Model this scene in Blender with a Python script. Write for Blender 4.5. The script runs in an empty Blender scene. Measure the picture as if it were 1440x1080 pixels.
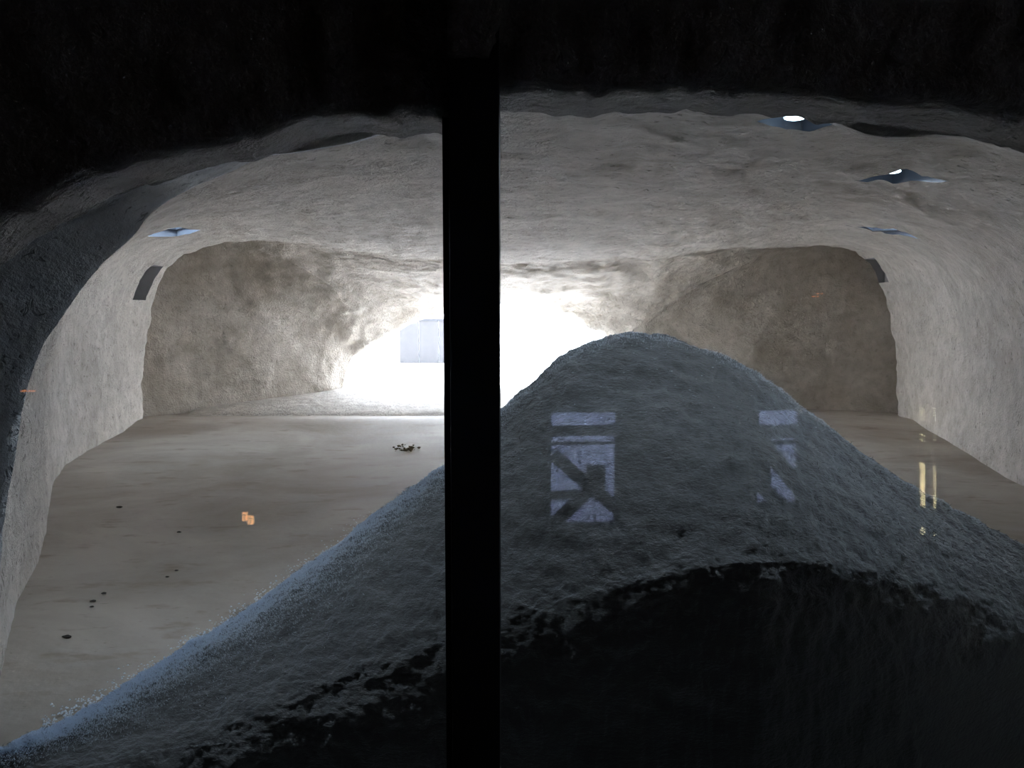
import bpy, bmesh, math, random
from mathutils import Vector, Matrix, noise
random.seed(7)
sc = bpy.context.scene
COL = sc.collection
W, H, F = 1440.0, 1080.0, 1165.0
EYE = Vector((0, 0, 1.1))
PITCH = math.atan(100 / F)
FWD = Vector((0, math.cos(PITCH), -math.sin(PITCH)))
UP = Vector((0, math.sin(PITCH), math.cos(PITCH)))
GLASS_Y = 1.56


def U(px, py, Y):
    """point of the place seen at a pixel, at distance Y along the axis of the cave"""
    d = FWD + Vector((1, 0, 0)) * ((px - 720) / F) + UP * ((540 - py) / F)
    return EYE + d * (Y / d.y)


def UZ(px, py, z):
    d = FWD + Vector((1, 0, 0)) * ((px - 720) / F) + UP * ((540 - py) / F)
    return EYE + d * ((z - EYE.z) / d.z)


def proj(p):
    v = p - EYE
    w = v.dot(FWD)
    return (720 + F * v.x / w, 540 - F * v.dot(UP) / w)


def MIR(px, py, Y):
    """point behind the viewer whose mirror image in the glass is seen at a pixel, Y behind the origin"""
    p = U(px, py, 2 * GLASS_Y + Y)
    return Vector((p.x, -Y, p.z))


# ------------------------------------------------------------------ materials
def mat(name):
    m = bpy.data.materials.new(name)
    m.use_nodes = True
    nt = m.node_tree
    for n in list(nt.nodes):
        if n.type != 'OUTPUT_MATERIAL' and n.type != 'BSDF_PRINCIPLED':
            nt.nodes.remove(n)
    return m, nt, nt.nodes['Principled BSDF'], nt.nodes['Material Output']


def N(nt, kind, **kw):
    n = nt.nodes.new(kind)
    for k, v in kw.items():
        if k in n.inputs:
            n.inputs[k].default_value = v
        else:
            setattr(n, k, v)
    return n


def ramp(nt, src, stops):
    r = nt.nodes.new('ShaderNodeValToRGB')
    el = r.color_ramp.elements
    el[0].position, el[0].color = stops[0][0], (*stops[0][1], 1)
    el[1].position, el[1].color = stops[-1][0], (*stops[-1][1], 1)
    for p, c in stops[1:-1]:
        e = el.new(p)
        e.color = (*c, 1)
    nt.links.new(src, r.inputs[0])
    return r.outputs[0]


def mixc(nt, fac, a, b, mode='MIX'):
    m = nt.nodes.new('ShaderNodeMix')
    m.data_type = 'RGBA'
    m.blend_type = mode
    for s, v in ((m.inputs[0], fac), (m.inputs[6], a), (m.inputs[7], b)):
        if isinstance(v, (int, float)):
            s.default_value = v
        elif isinstance(v, tuple):
            s.default_value = (*v, 1)
        else:
            nt.links.new(v, s)
    return m.outputs[2]


def plaster(name, base, dark, pits=0.8, grain=1.25, stretch=(1, 1, 1)):
    m, nt, b, out = mat(name)
    tc = N(nt, 'ShaderNodeTexCoord')
    mp = N(nt, 'ShaderNodeMapping', Scale=stretch)
    nt.links.new(tc.outputs['Object'], mp.inputs[0])
    big = N(nt, 'ShaderNodeTexNoise', Scale=1.7, Detail=6.0, Roughness=0.6)
    nt.links.new(mp.outputs[0], big.inputs[0])
    mid = N(nt, 'ShaderNodeTexNoise', Scale=9.0, Detail=6.0, Roughness=0.62)
    nt.links.new(mp.outputs[0], mid.inputs[0])
    fine = N(nt, 'ShaderNodeTexNoise', Scale=55.0, Detail=5.0, Roughness=0.65)
    nt.links.new(mp.outputs[0], fine.inputs[0])
    c = mixc(nt, ramp(nt, big.outputs[0], [(0.36, (0, 0, 0)), (0.64, (1, 1, 1))]), dark, base)
    c = mixc(nt, 0.7, c, ramp(nt, mid.outputs[0], [(0.3, (0.62, 0.6, 0.57)), (0.66, (1.0, 1.0, 1.0))]), 'MULTIPLY')
    # little open pores
    pm = N(nt, 'ShaderNodeMapping', Scale=(stretch[0] * 1.0, stretch[1] * 1.7, stretch[2] * 1.0))
    nt.links.new(tc.outputs['Object'], pm.inputs[0])
    pv = N(nt, 'ShaderNodeTexNoise', Scale=27.0, Detail=3.5, Roughness=0.55, Distortion=0.8)
    nt.links.new(pm.outputs[0], pv.inputs[0])
    pit = ramp(nt, pv.outputs[0], [(0.605, (0, 0, 0)), (0.675, (1, 1, 1))])
    pf = N(nt, 'ShaderNodeMath', operation='MULTIPLY')
    nt.links.new(pit, pf.inputs[0])
    pf.inputs[1].default_value = pits
    c = mixc(nt, pf.outputs[0], c, tuple(x * 0.42 for x in dark))
    nt.links.new(c, b.inputs['Base Color'])
    b.inputs['Roughness'].default_value = 0.9
    b.inputs['Specular IOR Level'].default_value = 0.25
    h = N(nt, 'ShaderNodeMath', operation='MULTIPLY_ADD')
    nt.links.new(mid.outputs[0], h.inputs[0])
    h.inputs[1].default_value = 2.2
    nt.links.new(fine.outputs[0], h.inputs[2])
    h2 = N(nt, 'ShaderNodeMath', operation='MULTIPLY_ADD')
    nt.links.new(pit, h2.inputs[0])
    h2.inputs[1].default_value = -0.7 * pits
    nt.links.new(h.outputs[0], h2.inputs[2])
    bp = N(nt, 'ShaderNodeBump', Strength=0.75 * grain, Distance=0.016)
    nt.links.new(h2.outputs[0], bp.inputs['Height'])
    nt.links.new(bp.outputs[0], b.inputs['Normal'])
    return m


def plain(name, col, rough=0.7, metal=0.0, emit=None, strength=0.0, spec=0.5):
    m, nt, b, out = mat(name)
    nz = N(nt, 'ShaderNodeTexNoise', Scale=14.0, Detail=4.0)
    tc = N(nt, 'ShaderNodeTexCoord')
    nt.links.new(tc.outputs['Object'], nz.inputs[0])
    c = mixc(nt, nz.outputs[0], tuple(x * 0.8 for x in col), tuple(min(1, x * 1.15) for x in col))
    nt.links.new(c, b.inputs['Base Color'])
    b.inputs['Roughness'].default_value = rough
    b.inputs['Metallic'].default_value = metal
    b.inputs['Specular IOR Level'].default_value = spec
    if emit:
        b.inputs['Emission Color'].default_value = (*emit, 1)
        b.inputs['Emission Strength'].default_value = strength
    return m


M = {}
M['plaster'] = plaster('cave plaster', (0.635, 0.60, 0.55), (0.51, 0.475, 0.43))
M['plaster_back'] = plaster('back plaster', (0.635, 0.595, 0.54), (0.50, 0.462, 0.41), pits=0.3)
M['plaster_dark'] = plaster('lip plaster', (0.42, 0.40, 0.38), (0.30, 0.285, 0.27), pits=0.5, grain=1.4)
M['soffit'] = plaster('lit soffit plaster', (0.74, 0.76, 0.78), (0.60, 0.62, 0.65))  # cave plaster made paler and bluer: cool light put into its colour
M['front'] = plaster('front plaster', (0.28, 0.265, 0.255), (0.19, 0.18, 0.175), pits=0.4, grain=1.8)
M['post'] = plain('post metal', (0.012, 0.012, 0.013), 0.5, spec=0.2)
M['room'] = plain('dark room', (0.035, 0.035, 0.038), 0.85, spec=0.1)
M['timber'] = plain('dark timber', (0.03, 0.027, 0.024), 0.8, spec=0.1)
M['white_wall'] = plain('white render', (0.82, 0.83, 0.85), 0.9)
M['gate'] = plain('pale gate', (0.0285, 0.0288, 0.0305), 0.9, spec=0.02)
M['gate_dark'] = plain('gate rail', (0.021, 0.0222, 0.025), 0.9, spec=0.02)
M['paving'] = plain('pale paving', (0.78, 0.77, 0.76), 0.9)
M['dirt'] = plain('brown dirt', (0.10, 0.075, 0.045), 0.95, spec=0.1)
M['speck'] = plain('dark specks', (0.05, 0.045, 0.04), 0.95, spec=0.1)
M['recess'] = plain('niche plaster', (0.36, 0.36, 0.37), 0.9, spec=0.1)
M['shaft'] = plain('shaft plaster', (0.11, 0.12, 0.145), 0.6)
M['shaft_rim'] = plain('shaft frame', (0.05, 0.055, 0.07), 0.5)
M['glint_blue'] = plain('glowing sky glint', (0.8, 0.9, 1.0), 0.3, emit=(0.60, 0.82, 1.0), strength=11.0)
M['lantern'] = plain('paper lantern', (0.9, 0.6, 0.35), 0.8, emit=(1.0, 0.48, 0.17), strength=9.0)
M['slot'] = plain('orange lamp', (0.9, 0.5, 0.2), 0.6, emit=(1.0, 0.32, 0.07), strength=7.0)
M['diode'] = plain('warm diode', (0.9, 0.85, 0.7), 0.4, emit=(1.0, 0.82, 0.42), strength=70.0)


def floor_mat():
    m, nt, b, out = mat('cave floor')
    tc = N(nt, 'ShaderNodeTexCoord')
    big = N(nt, 'ShaderNodeTexNoise', Scale=0.9, Detail=7.0, Roughness=0.62, Distortion=0.5)
    nt.links.new(tc.outputs['Object'], big.inputs[0])
    st = N(nt, 'ShaderNodeMapping', Scale=(1.0, 2.2, 1.0))
    nt.links.new(tc.outputs['Object'], st.inputs[0])
    mid = N(nt, 'ShaderNodeTexNoise', Scale=3.1, Detail=8.0, Roughness=0.66)
    nt.links.new(st.outputs[0], mid.inputs[0])
    c = mixc(nt, ramp(nt, big.outputs[0], [(0.35, (0, 0, 0)), (0.62, (1, 1, 1))]), (0.26, 0.225, 0.19), (0.41, 0.37, 0.33))
    c = mixc(nt, ramp(nt, mid.outputs[0], [(0.56, (0, 0, 0)), (0.66, (0.7, 0.7, 0.7))]), c, (0.22, 0.18, 0.145))
    sp = N(nt, 'ShaderNodeTexNoise', Scale=26.0, Detail=2.0)
    nt.links.new(st.outputs[0], sp.inputs[0])
    c = mixc(nt, ramp(nt, sp.outputs[0], [(0.70, (0, 0, 0)), (0.74, (0.7, 0.7, 0.7))]), c, (0.19, 0.16, 0.13))
    nt.links.new(c, b.inputs['Base Color'])
    b.inputs['Roughness'].default_value = 0.75
    b.inputs['Specular IOR Level'].default_value = 0.25
    fine = N(nt, 'ShaderNodeTexNoise', Scale=24.0, Detail=6.0)
    nt.links.new(tc.outputs['Object'], fine.inputs[0])
    bp = N(nt, 'ShaderNodeBump', Strength=0.22, Distance=0.012)
    nt.links.new(fine.outputs[0], bp.inputs['Height'])
    nt.links.new(bp.outputs[0], b.inputs['Normal'])
    return m


def mound_mat():
    m, nt, b, out = mat('mound crust')
    tc = N(nt, 'ShaderNodeTexCoord')
    mp = N(nt, 'ShaderNodeMapping', Scale=(1.0, 1.0, 2.2))
    nt.links.new(tc.outputs['Object'], mp.inputs[0])
    big = N(nt, 'ShaderNodeTexNoise', Scale=7.0, Detail=7.0, Roughness=0.65)
    nt.links.new(mp.outputs[0], big.inputs[0])
    fine = N(nt, 'ShaderNodeTexNoise', Scale=60.0, Detail=5.0, Roughness=0.7)
    nt.links.new(mp.outputs[0], fine.inputs[0])
    c = mixc(nt, ramp(nt, big.outputs[0], [(0.36, (0, 0, 0)), (0.66, (1, 1, 1))]), (0.050, 0.050, 0.050), (0.088, 0.086, 0.083))
    c = mixc(nt, 0.45, c, ramp(nt, fine.outputs[0], [(0.3, (0.45, 0.45, 0.46)), (0.68, (1.25, 1.22, 1.18))]), 'MULTIPLY')
    nt.links.new(c, b.inputs['Base Color'])
    b.inputs['Roughness'].default_value = 0.48
    b.inputs['Specular IOR Level'].default_value = 0.7
    b.inputs['Sheen Weight'].default_value = 1.0
    b.inputs['Sheen Roughness'].default_value = 0.4
    b.inputs['Sheen Tint'].default_value = (0.85, 0.92, 1.0, 1)
    h = N(nt, 'ShaderNodeMath', operation='MULTIPLY_ADD')
    nt.links.new(big.outputs[0], h.inputs[0])
    h.inputs[1].default_value = 2.0
    nt.links.new(fine.outputs[0], h.inputs[2])
    bp = N(nt, 'ShaderNodeBump', Strength=0.8, Distance=0.012)
    nt.links.new(h.outputs[0], bp.inputs['Height'])
    nt.links.new(bp.outputs[0], b.inputs['Normal'])
    return m


def glass_mat():
    m, nt, b, out = mat('window glass')
    nt.nodes.remove(b)
    lw = N(nt, 'ShaderNodeLayerWeight', Blend=0.5)
    p = N(nt, 'ShaderNodeMath', operation='POWER')
    nt.links.new(lw.outputs['Facing'], p.inputs[0])
    p.inputs[1].default_value = 5.0
    s = N(nt, 'ShaderNodeMath', operation='MULTIPLY_ADD')
    nt.links.new(p.outputs[0], s.inputs[0])
    s.inputs[1].default_value = 0.95
    s.inputs[2].default_value = 0.042
    tr = N(nt, 'ShaderNodeBsdfTransparent')
    tr.inputs[0].default_value = (0.985, 0.99, 0.99, 1)
    gl = N(nt, 'ShaderNodeBsdfGlossy', Roughness=0.0)
    mx = N(nt, 'ShaderNodeMixShader')
    nt.links.new(s.outputs[0], mx.inputs[0])
    nt.links.new(tr.outputs[0], mx.inputs[1])
    nt.links.new(gl.outputs[0], mx.inputs[2])
    nt.links.new(mx.outputs[0], out.inputs[0])
    return m


M['floor'] = floor_mat()
M['mound'] = mound_mat()
M['glass'] = glass_mat()
M['fibre'] = plain('dry fibre', (0.20, 0.20, 0.20), 0.8, spec=0.3)
M['crystal'] = plain('pale crystal', (0.75, 0.82, 0.9), 0.2)


# ------------------------------------------------------------------ object helpers
def link(name, me, m=None, parent=None, loc=None):
    o = bpy.data.objects.new(name, me)
    COL.objects.link(o)
    if m is not None and me is not None:
        me.materials.append(m)
    if parent is not None:
        o.parent = parent
    if loc is not None:
        o.location = loc
    return o


def from_py(name, verts, faces, m, parent=None, smooth=True, loc=None):
    me = bpy.data.meshes.new(name)
    me.from_pydata([tuple(v) for v in verts], [], faces)
    if smooth:
        me.polygons.foreach_set('use_smooth', [True] * len(me.polygons))
    me.update()
    return link(name, me, m, parent, loc)


def from_bm(name, bm, m, parent=None, smooth=False, loc=None):
    me = bpy.data.meshes.new(name)
    bm.normal_update()
    bm.to_mesh(me)
    bm.free()
    if smooth:
        me.polygons.foreach_set('use_smooth', [True] * len(me.polygons))
    return link(name, me, m, parent, loc)


def box(bm, a, b, bevel=0.0):
    a, b = Vector(a), Vector(b)
    r = bmesh.ops.create_cube(bm, size=1.0, matrix=Matrix.Translation((a + b) / 2) @ Matrix.Diagonal((*(b - a), 1)))
    if bevel:
        es = list({e for v in r['verts'] for e in v.link_edges})
        bmesh.ops.bevel(bm, geom=es, offset=bevel, segments=2, affect='EDGES', profile=0.7)


def bar(bm, p, q, w, d):
    """rectangular bar from p to q in a plane of constant y, w across and d deep"""
    p, q = Vector(p), Vector(q)
    ax = (q - p)
    L = ax.length
    ax.normalize()
    n = Vector((0, 1, 0))
    s = ax.cross(n).normalized()
    mtx = Matrix((ax, s, n)).transposed().to_4x4()
    bmesh.ops.create_cube(bm, size=1.0, matrix=Matrix.Translation((p + q) / 2) @ mtx @ Matrix.Diagonal((L, w, d, 1)))


def struct(o):
    o['kind'] = 'structure'
    return o


def tag(o, label, cat, group=None, kind=None):
    o['label'] = label
    o['category'] = cat
    if group:
        o['group'] = group
    if kind:
        o['kind'] = kind
    return o


def empty(name, loc):
    o = bpy.data.objects.new(name, None)
    COL.objects.link(o)
    o.location = loc
    o.empty_display_size = 0.05
    return o


# ------------------------------------------------------------------ cave shell: a loft of arches
def resample(pts, n):
    d = [0.0]
    for a, b in zip(pts, pts[1:]):
        d.append(d[-1] + (b - a).length)
    out, k = [], 0
    for i in range(n):
        s = d[-1] * i / (n - 1)
        while k < len(d) - 2 and d[k + 1] < s:
            k += 1
        u = (s - d[k]) / max(1e-9, d[k + 1] - d[k])
        out.append(pts[k].lerp(pts[k + 1], min(1, max(0, u))))
    return out


NT = 321
HALF = NT // 2 + 1


def ring(pts, cx):
    """resample a left-floor to right-floor arch; the crown (nearest x = cx, upper side) is the middle sample"""
    zmax = max(p.z for p in pts)
    k = min((i for i in range(1, len(pts) - 1) if pts[i].z > 0.6 * zmax), key=lambda i: abs(pts[i].x - cx))
    return resample(pts[:k + 1], HALF) + resample(pts[k:], HALF)[1:]


def PX(lst, Y):
    return [U(x, y, Y(x) if callable(Y) else Y) for x, y in lst]


A_TOP = [(0, 297), (22, 290), (43, 280), (66, 262), (90, 250), (120, 237), (145, 236), (167, 230), (190, 221), (207, 217), (233, 207), (256, 203), (277, 202), (300, 197), (330, 192),
         (352, 186), (378, 175), (407, 163), (425, 160), (440, 155), (462, 154), (480, 154), (493, 153), (515, 156), (540, 162), (556, 157), (580, 155), (600, 154), (613, 159), (632, 162),
         (650, 158), (668, 138), (690, 123), (701, 119), (730, 120), (760, 120), (772, 122), (787, 125), (807, 123), (823, 125), (840, 127), (860, 124), (880, 121), (920, 120), (960, 120), (980, 122), (997, 115),
         (1020, 121), (1037, 125), (1080, 123), (1107, 122), (1140, 125), (1177, 129), (1203, 135), (1250, 138), (1307, 140), (1343, 142), (1400, 150), (1440, 157)]
A_PX = [(-300, 1290), (-300, 900), (-270, 620), (-190, 460), (-90, 360)] + A_TOP + [(1540, 185), (1660, 260), (1730, 420), (1760, 700), (1760, 1290)]
B_TOP = [(0, 352), (97, 298), (140, 281), (187, 267), (240, 248), (300, 230), (367, 218), (420, 211), (480, 203), (503, 197), (540, 183), (587, 170), (623, 163), (660, 154), (702, 148),
         (767, 146), (830, 142), (880, 138), (920, 136), (960, 137), (1010, 140), (1060, 145), (1107, 151), (1160, 167), (1187, 178), (1213, 187), (1243, 193), (1287, 192), (1320, 187), (1377, 193), (1440, 207)]
BY = 2.1
zB = 440 + 1.1 * F / BY
B_PX = [(-200, zB), (-195, 800), (-170, 620), (-120, 480), (-60, 400)] + B_TOP + [(1540, 245), (1650, 340), (1720, 500), (1750, 700), (1760, zB)]
# the hidden upper edge of the lip, between window head and lip edge
R0 = []
for x, y in B_PX:
    p = U(x, y, BY)
    lift = 0.24 * max(0.0, min(1.0, (p.z - 0.7) / 0.6))
    s = 1.0 + (0.12 if (p.x < -0.8 or p.x > 1.0) else 0.0) * max(0, min(1, (abs(p.x) - 0.8) / 0.8))
    R0.append(Vector((p.x * s, 1.70, p.z + lift)))

DYL = 2.26
zD = 440 + 1.1 * F / DYL
D_PX = [(-8, zD), (-5, 900), (0, 800), (3, 757), (14, 684), (28, 601), (42, 534), (67, 473), (100, 425), (128, 390), (160, 356), (187, 333), (213, 300), (240, 280), (287, 257), (333, 236), (367, 218.5)]
D_PX += [(x, y + 6 + 5 * math.sin(x * 0.01)) for x, y in B_TOP if x > 380] + [(1540, 262), (1645, 350), (1715, 500), (1750, 700), (1760, zD)]


def lerp_tab(tab, v):
    if v <= tab[0][0]:
        return tab[0][1]
    for (a, b), (c, d) in zip(tab, tab[1:]):
        if v <= c:
            return b + (d - b) * (v - a) / (c - a)
    return tab[-1][1]


XL = [(2.3, -1.46), (2.7, -1.70), (3.1, -1.90), (3.56, -2.08), (4.0, -2.30), (4.9, -2.78), (5.8, -3.22), (6.4, -3.37), (7.4, -3.58), (8.4, -3.76)]
XR = [(2.3, 2.25), (2.6, 2.58), (3.0, 2.78), (4.0, 3.06), (5.34, 3.28), (5.7, 3.33), (7.0, 3.70), (8.0, 3.98), (8.96, 4.17)]
ZC = [(2.3, 1.70), (3.0, 1.73), (4.0, 1.78), (5.0, 1.82), (6.0, 1.85), (7.0, 1.865), (8.4, 1.85)]


def arch(Y):
    xl, xr, zc = lerp_tab(XL, Y), lerp_tab(XR, Y + 0.25 * (Y - 2.3) / 6), lerp_tab(ZC, Y)
    pts = []
    cx = (xl + xr) / 2
    for i in range(81):
        a = math.pi * i / 80
        c, s = math.cos(a), math.sin(a)
        n = 3.6 + 2.6 * max(0.0, min(1.0, (Y - 4.5) / 3.0))
        x = cx - (xr - xl) / 2 * math.copysign(abs(c) ** (2 / n), c)
        z = zc * abs(s) ** (2 / n)
        dip = max(0.0, 1 - (abs(x - 0.05) / 2.6) ** 2) * max(0.0, min(1.0, (Y - 5.0) / 3.2)) ** 1.6 * 0.22
        z -= dip * max(0.0, min(1.0, (z - 1.0) / 0.6))
        pts.append(Vector((x, Y + 0.4 * max(0, (i - 40) / 40) * max(0, (Y - 7) / 1.4), z)))
    return pts


E_L = [(200, 593), (199, 557), (203, 507), (210, 453), (215, 423), (223, 400), (237, 377), (257, 358), (287, 348), (317, 340), (360, 337)]
E_M = [(420, 341), (480, 350), (560, 362), (630, 368), (700, 370), (770, 370), (850, 367), (930, 360), (1000, 352), (1060, 348)]
E_R = [(1120, 346), (1180, 346), (1205, 352), (1222, 370), (1237, 400), (1250, 440), (1256, 480), (1260, 510), (1262, 583)]
eY = lambda x: 8.42 + 0.5 * max(0.0, min(1.0, (x - 300) / 900))
E_PTS = PX(E_L + E_M + E_R, eY)
E_PTS[0].z = 0.0
E_PTS[-1].z = 0.0


def side(x):  # 1 in the alcoves, 0 over the middle
    return max(0.0, min(1.0, (abs(x + 0.0) - 2.5) / 0.5))


E2_PTS, C1_PTS = [], []
for p in E_PTS:
    k = side(p.x)
    sg = -1 if p.x < 0 else 1
    dep = 0.30 if sg < 0 else 0.12
    E2_PTS.append(Vector((p.x + sg * 0.30 * k, p.y + 0.03 + 0.20 * k, p.z * (1 + 0.05 * k))))
    C1_PTS.append(Vector((p.x + sg * 0.18 * k, p.y + 0.06 + dep * k, p.z * (1 + 0.03 * k))))
gL = [(437, 588), (441, 567), (455, 530), (463, 495), (464, 460), (459, 425), (447, 395), (425, 374), (398, 361), (385, 353)]
gM = [(420, 350), (480, 363), (560, 377), (630, 384), (700, 386), (770, 386), (850, 382), (930, 373), (1000, 363)]
gR = [(1065, 366), (1022, 382), (975, 406), (940, 430), (918, 460), (908, 500), (905, 540), (905, 590)]


def gdep(x, y):
    return max(8.78, eY(x) + 0.16) + 0.72 * (1.95 if x < 480 else (1.9 if x > 890 else 1.0)) * max(0, min(1, (y - 352) / 110))


G_PTS = [U(x, y, gdep(x, y)) for x, y in gL + gM + gR]
G_PTS[0].z = 0.0
G_PTS[-1].z = 0.0
F_PX = [(483, 549), (487, 525), (497, 503), (515, 488), (540, 474), (570, 460), (600, 446), (630, 437), (665, 430), (703, 428), (740, 430), (770, 433), (795, 442), (820, 455), (845, 469), (870, 489), (890, 515), (900, 549)]
FY = 10.5
F_PTS = PX(F_PX, FY)
FO_PTS = [Vector((p.x * 1.05 - 0.02, FY + 0.5, 1.12 * p.z)) for p in F_PTS]

ctrl = []   # (ring, steps to next, zone)
ctrl.append((ring(R0, 0.15), 10, 'lip'))
ctrl.append((ring(PX(B_PX, BY), 0.15), 8, 'chamber'))
ctrl.append((ring(PX(D_PX, DYL), 0.1), 6, 'chamber'))
for Y in (2.6, 3.1, 3.6, 4.2, 4.8, 5.4, 6.0, 6.6, 7.2, 7.8):
    ctrl.append((ring(arch(Y), 0.08), 7, 'chamber'))
ctrl.append((ring(E_PTS, 0.0), 4, 'back'))
ctrl.append((ring(E2_PTS, 0.0), 7, 'back'))
ctrl.append((ring(C1_PTS, 0.0), 22, 'back'))
ctrl.append((ring(G_PTS, -0.15), 24, 'back'))
ctrl.append((ring(F_PTS, -0.2), 6, 'back'))
ctrl.append((ring(FO_PTS, -0.2), 0, 'back'))

rows, zone = [], []
for (r, n, z), (r2, _, _) in zip(ctrl, ctrl[1:]):
    for k in range(n):
        u = k / n
        rows.append([a.lerp(b, u) for a, b in zip(r, r2)])
        zone.append(z)
rows.append(ctrl[-1][0])
zone.append('back')
# soften the joins behind the soffit (keep lip and soffit edges crisp)
first_soft = 10 + 8 + 3
eRow = next(i for i, z in enumerate(zone) if z == 'back')
for it in range(14):
    new = [list(r) for r in rows]
    for i in range(first_soft, len(rows) - 7):
        for j in range(1, NT - 1):
            if eRow - 1 <= i <= eRow + 1 and side(rows[i][j].x) > 0.05:
                continue
            new[i][j] = rows[i][j] * 0.4 + (rows[i - 1][j] + rows[i + 1][j] + rows[i][j - 1] + rows[i][j + 1]) * 0.15
    rows = new

for it in range(24):
    new = [list(r) for r in rows]
    for i in range(eRow + 14, len(rows) - 14):
        for j in range(1, NT - 1):
            new[i][j] = rows[i][j] * 0.4 + (rows[i - 1][j] + rows[i + 1][j] + rows[i][j - 1] + rows[i][j + 1]) * 0.15
    rows = new
NR = len(rows)


def fbm(p, oct=4):
    return noise.fractal(p, 0.9, 2.1, oct, noise_basis='PERLIN_ORIGINAL')


def grid_normals(rows):
    nr, nt = len(rows), len(rows[0])
    out = []
    for i in range(nr):
        line = []
        for j in range(nt):
            a = rows[min(i + 1, nr - 1)][j] - rows[max(i - 1, 0)][j]
            b = rows[i][min(j + 1, nt - 1)] - rows[i][max(j - 1, 0)]
            n = a.cross(b)
            if n.length > 1e-12:
                n.normalize()
            line.append(n)
        out.append(line)
    return out


for r in rows:
    for j in (0, NT - 1):
        r[j] = Vector((r[j].x, r[j].y, r[j].z - 0.06))
nrm = grid_normals(rows)
disp = []
for i in range(NR):
    line = []
    for j in range(NT):
        p = rows[i][j]
        q = Vector((p.x, p.y * 0.9, p.z))
        a = 0.020 * fbm(q * 2.2, 3) + 0.016 * fbm(q * 7.0 + Vector((3, 1, 8)), 4)
        if zone[i] == 'back':
            a += 0.014 * fbm(q * 5.0 + Vector((9, 2, 4)), 4)
        a *= 0.35 if i <= 20 else 1.0
        if p.z < 0.08:
            a *= 0.3 + 0.7 * max(0.0, p.z / 0.08)
        line.append(p + nrm[i][j] * a)
    disp.append(line)
rows = disp
nrm = grid_normals(rows)

bm = bmesh.new()
vg = [[bm.verts.new(p) for p in r] for r in rows]
seg = bm.faces.layers.int.new('seg')
t1, t2 = int(NT * 0.27), int(NT * 0.73)
for i in range(NR - 1):
    for j in range(NT - 1):
        f = bm.faces.new((vg[i][j], vg[i][j + 1], vg[i + 1][j + 1], vg[i + 1][j]))
        f.smooth = True
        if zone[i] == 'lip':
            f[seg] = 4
        elif zone[i] == 'back':
            f[seg] = 3
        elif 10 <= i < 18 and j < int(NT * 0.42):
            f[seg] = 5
        else:
            f[seg] = 0 if j < t1 else (2 if j >= t2 else 1)
bm.normal_update()


def near_px(px, py, segs):
    best, bp = 1e9, None
    for i in range(10, NR):
        for j in range(0, NT, 1):
            p = rows[i][j]
            if p.y < 1.0:
                continue
            x, y = proj(p)
            d = (x - px) ** 2 + (y - py) ** 2 + (0 if (zone[i] in segs) else 1e6)
            if d < best:
                best, bp = d, (p.copy(), nrm[i][j].copy())
    return bp


def cut_prism(c, ax_u, ax_v, ax_n, hu, hv, dn=0.5):
    """open a rectangular hole in the shell: c centre, u/v half sizes, n the shaft direction"""
    planes = [(c + ax_u * hu, ax_u), (c - ax_u * hu, -ax_u), (c + ax_v * hv, ax_v), (c - ax_v * hv, -ax_v)]
    R = 1.5 * max(hu, hv) + 0.12

    def local():
        return [f for f in bm.faces if (f.calc_center_median() - c).length < R]
    for co, no in planes:
        fs = local()
        geom = list({v for f in fs for v in f.verts}) + list({e for f in fs for e in f.edges}) + fs
        bmesh.ops.bisect_plane(bm, geom=geom, plane_co=co, plane_no=no)
    kill = []
    for f in local():
        d = f.calc_center_median() - c
        if abs(d.dot(ax_u)) < hu and abs(d.dot(ax_v)) < hv and abs(d.dot(ax_n)) < dn:
            kill.append(f)
    ks = set(kill)
    loop = [[v.co.copy() for v in e.verts] for e in {e for f in kill for e in f.edges} if sum(f in ks for f in e.link_faces) == 1]
    bmesh.ops.delete(bm, geom=kill, context='FACES')
    return loop


def lining(loop_edges, ax_n, depth, origin):
    """walls of a recess: the cut edge of the shell carried along n, closed at the deep end"""
    b = bmesh.new()
    vmap, top = {}, {}
    for e in loop_edges:
        for v in e:
            k = tuple(round(x, 5) for x in v)
            if k not in vmap:
                vmap[k] = b.verts.new(v - origin)
                d = depth - (v - origin).dot(ax_n)
                top[k] = b.verts.new(v - origin + ax_n * d)
    for e in loop_edges:
        k0, k1 = (tuple(round(x, 5) for x in v) for v in e)
        b.faces.new((vmap[k0], vmap[k1], top[k1], top[k0]))
    es = [e for e in b.edges if len(e.link_faces) == 1 and all(v in set(top.values()) for v in e.verts)]
    bmesh.ops.contextual_create(b, geom=es)
    bmesh.ops.recalc_face_normals(b, faces=b.faces)
    return b


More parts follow.
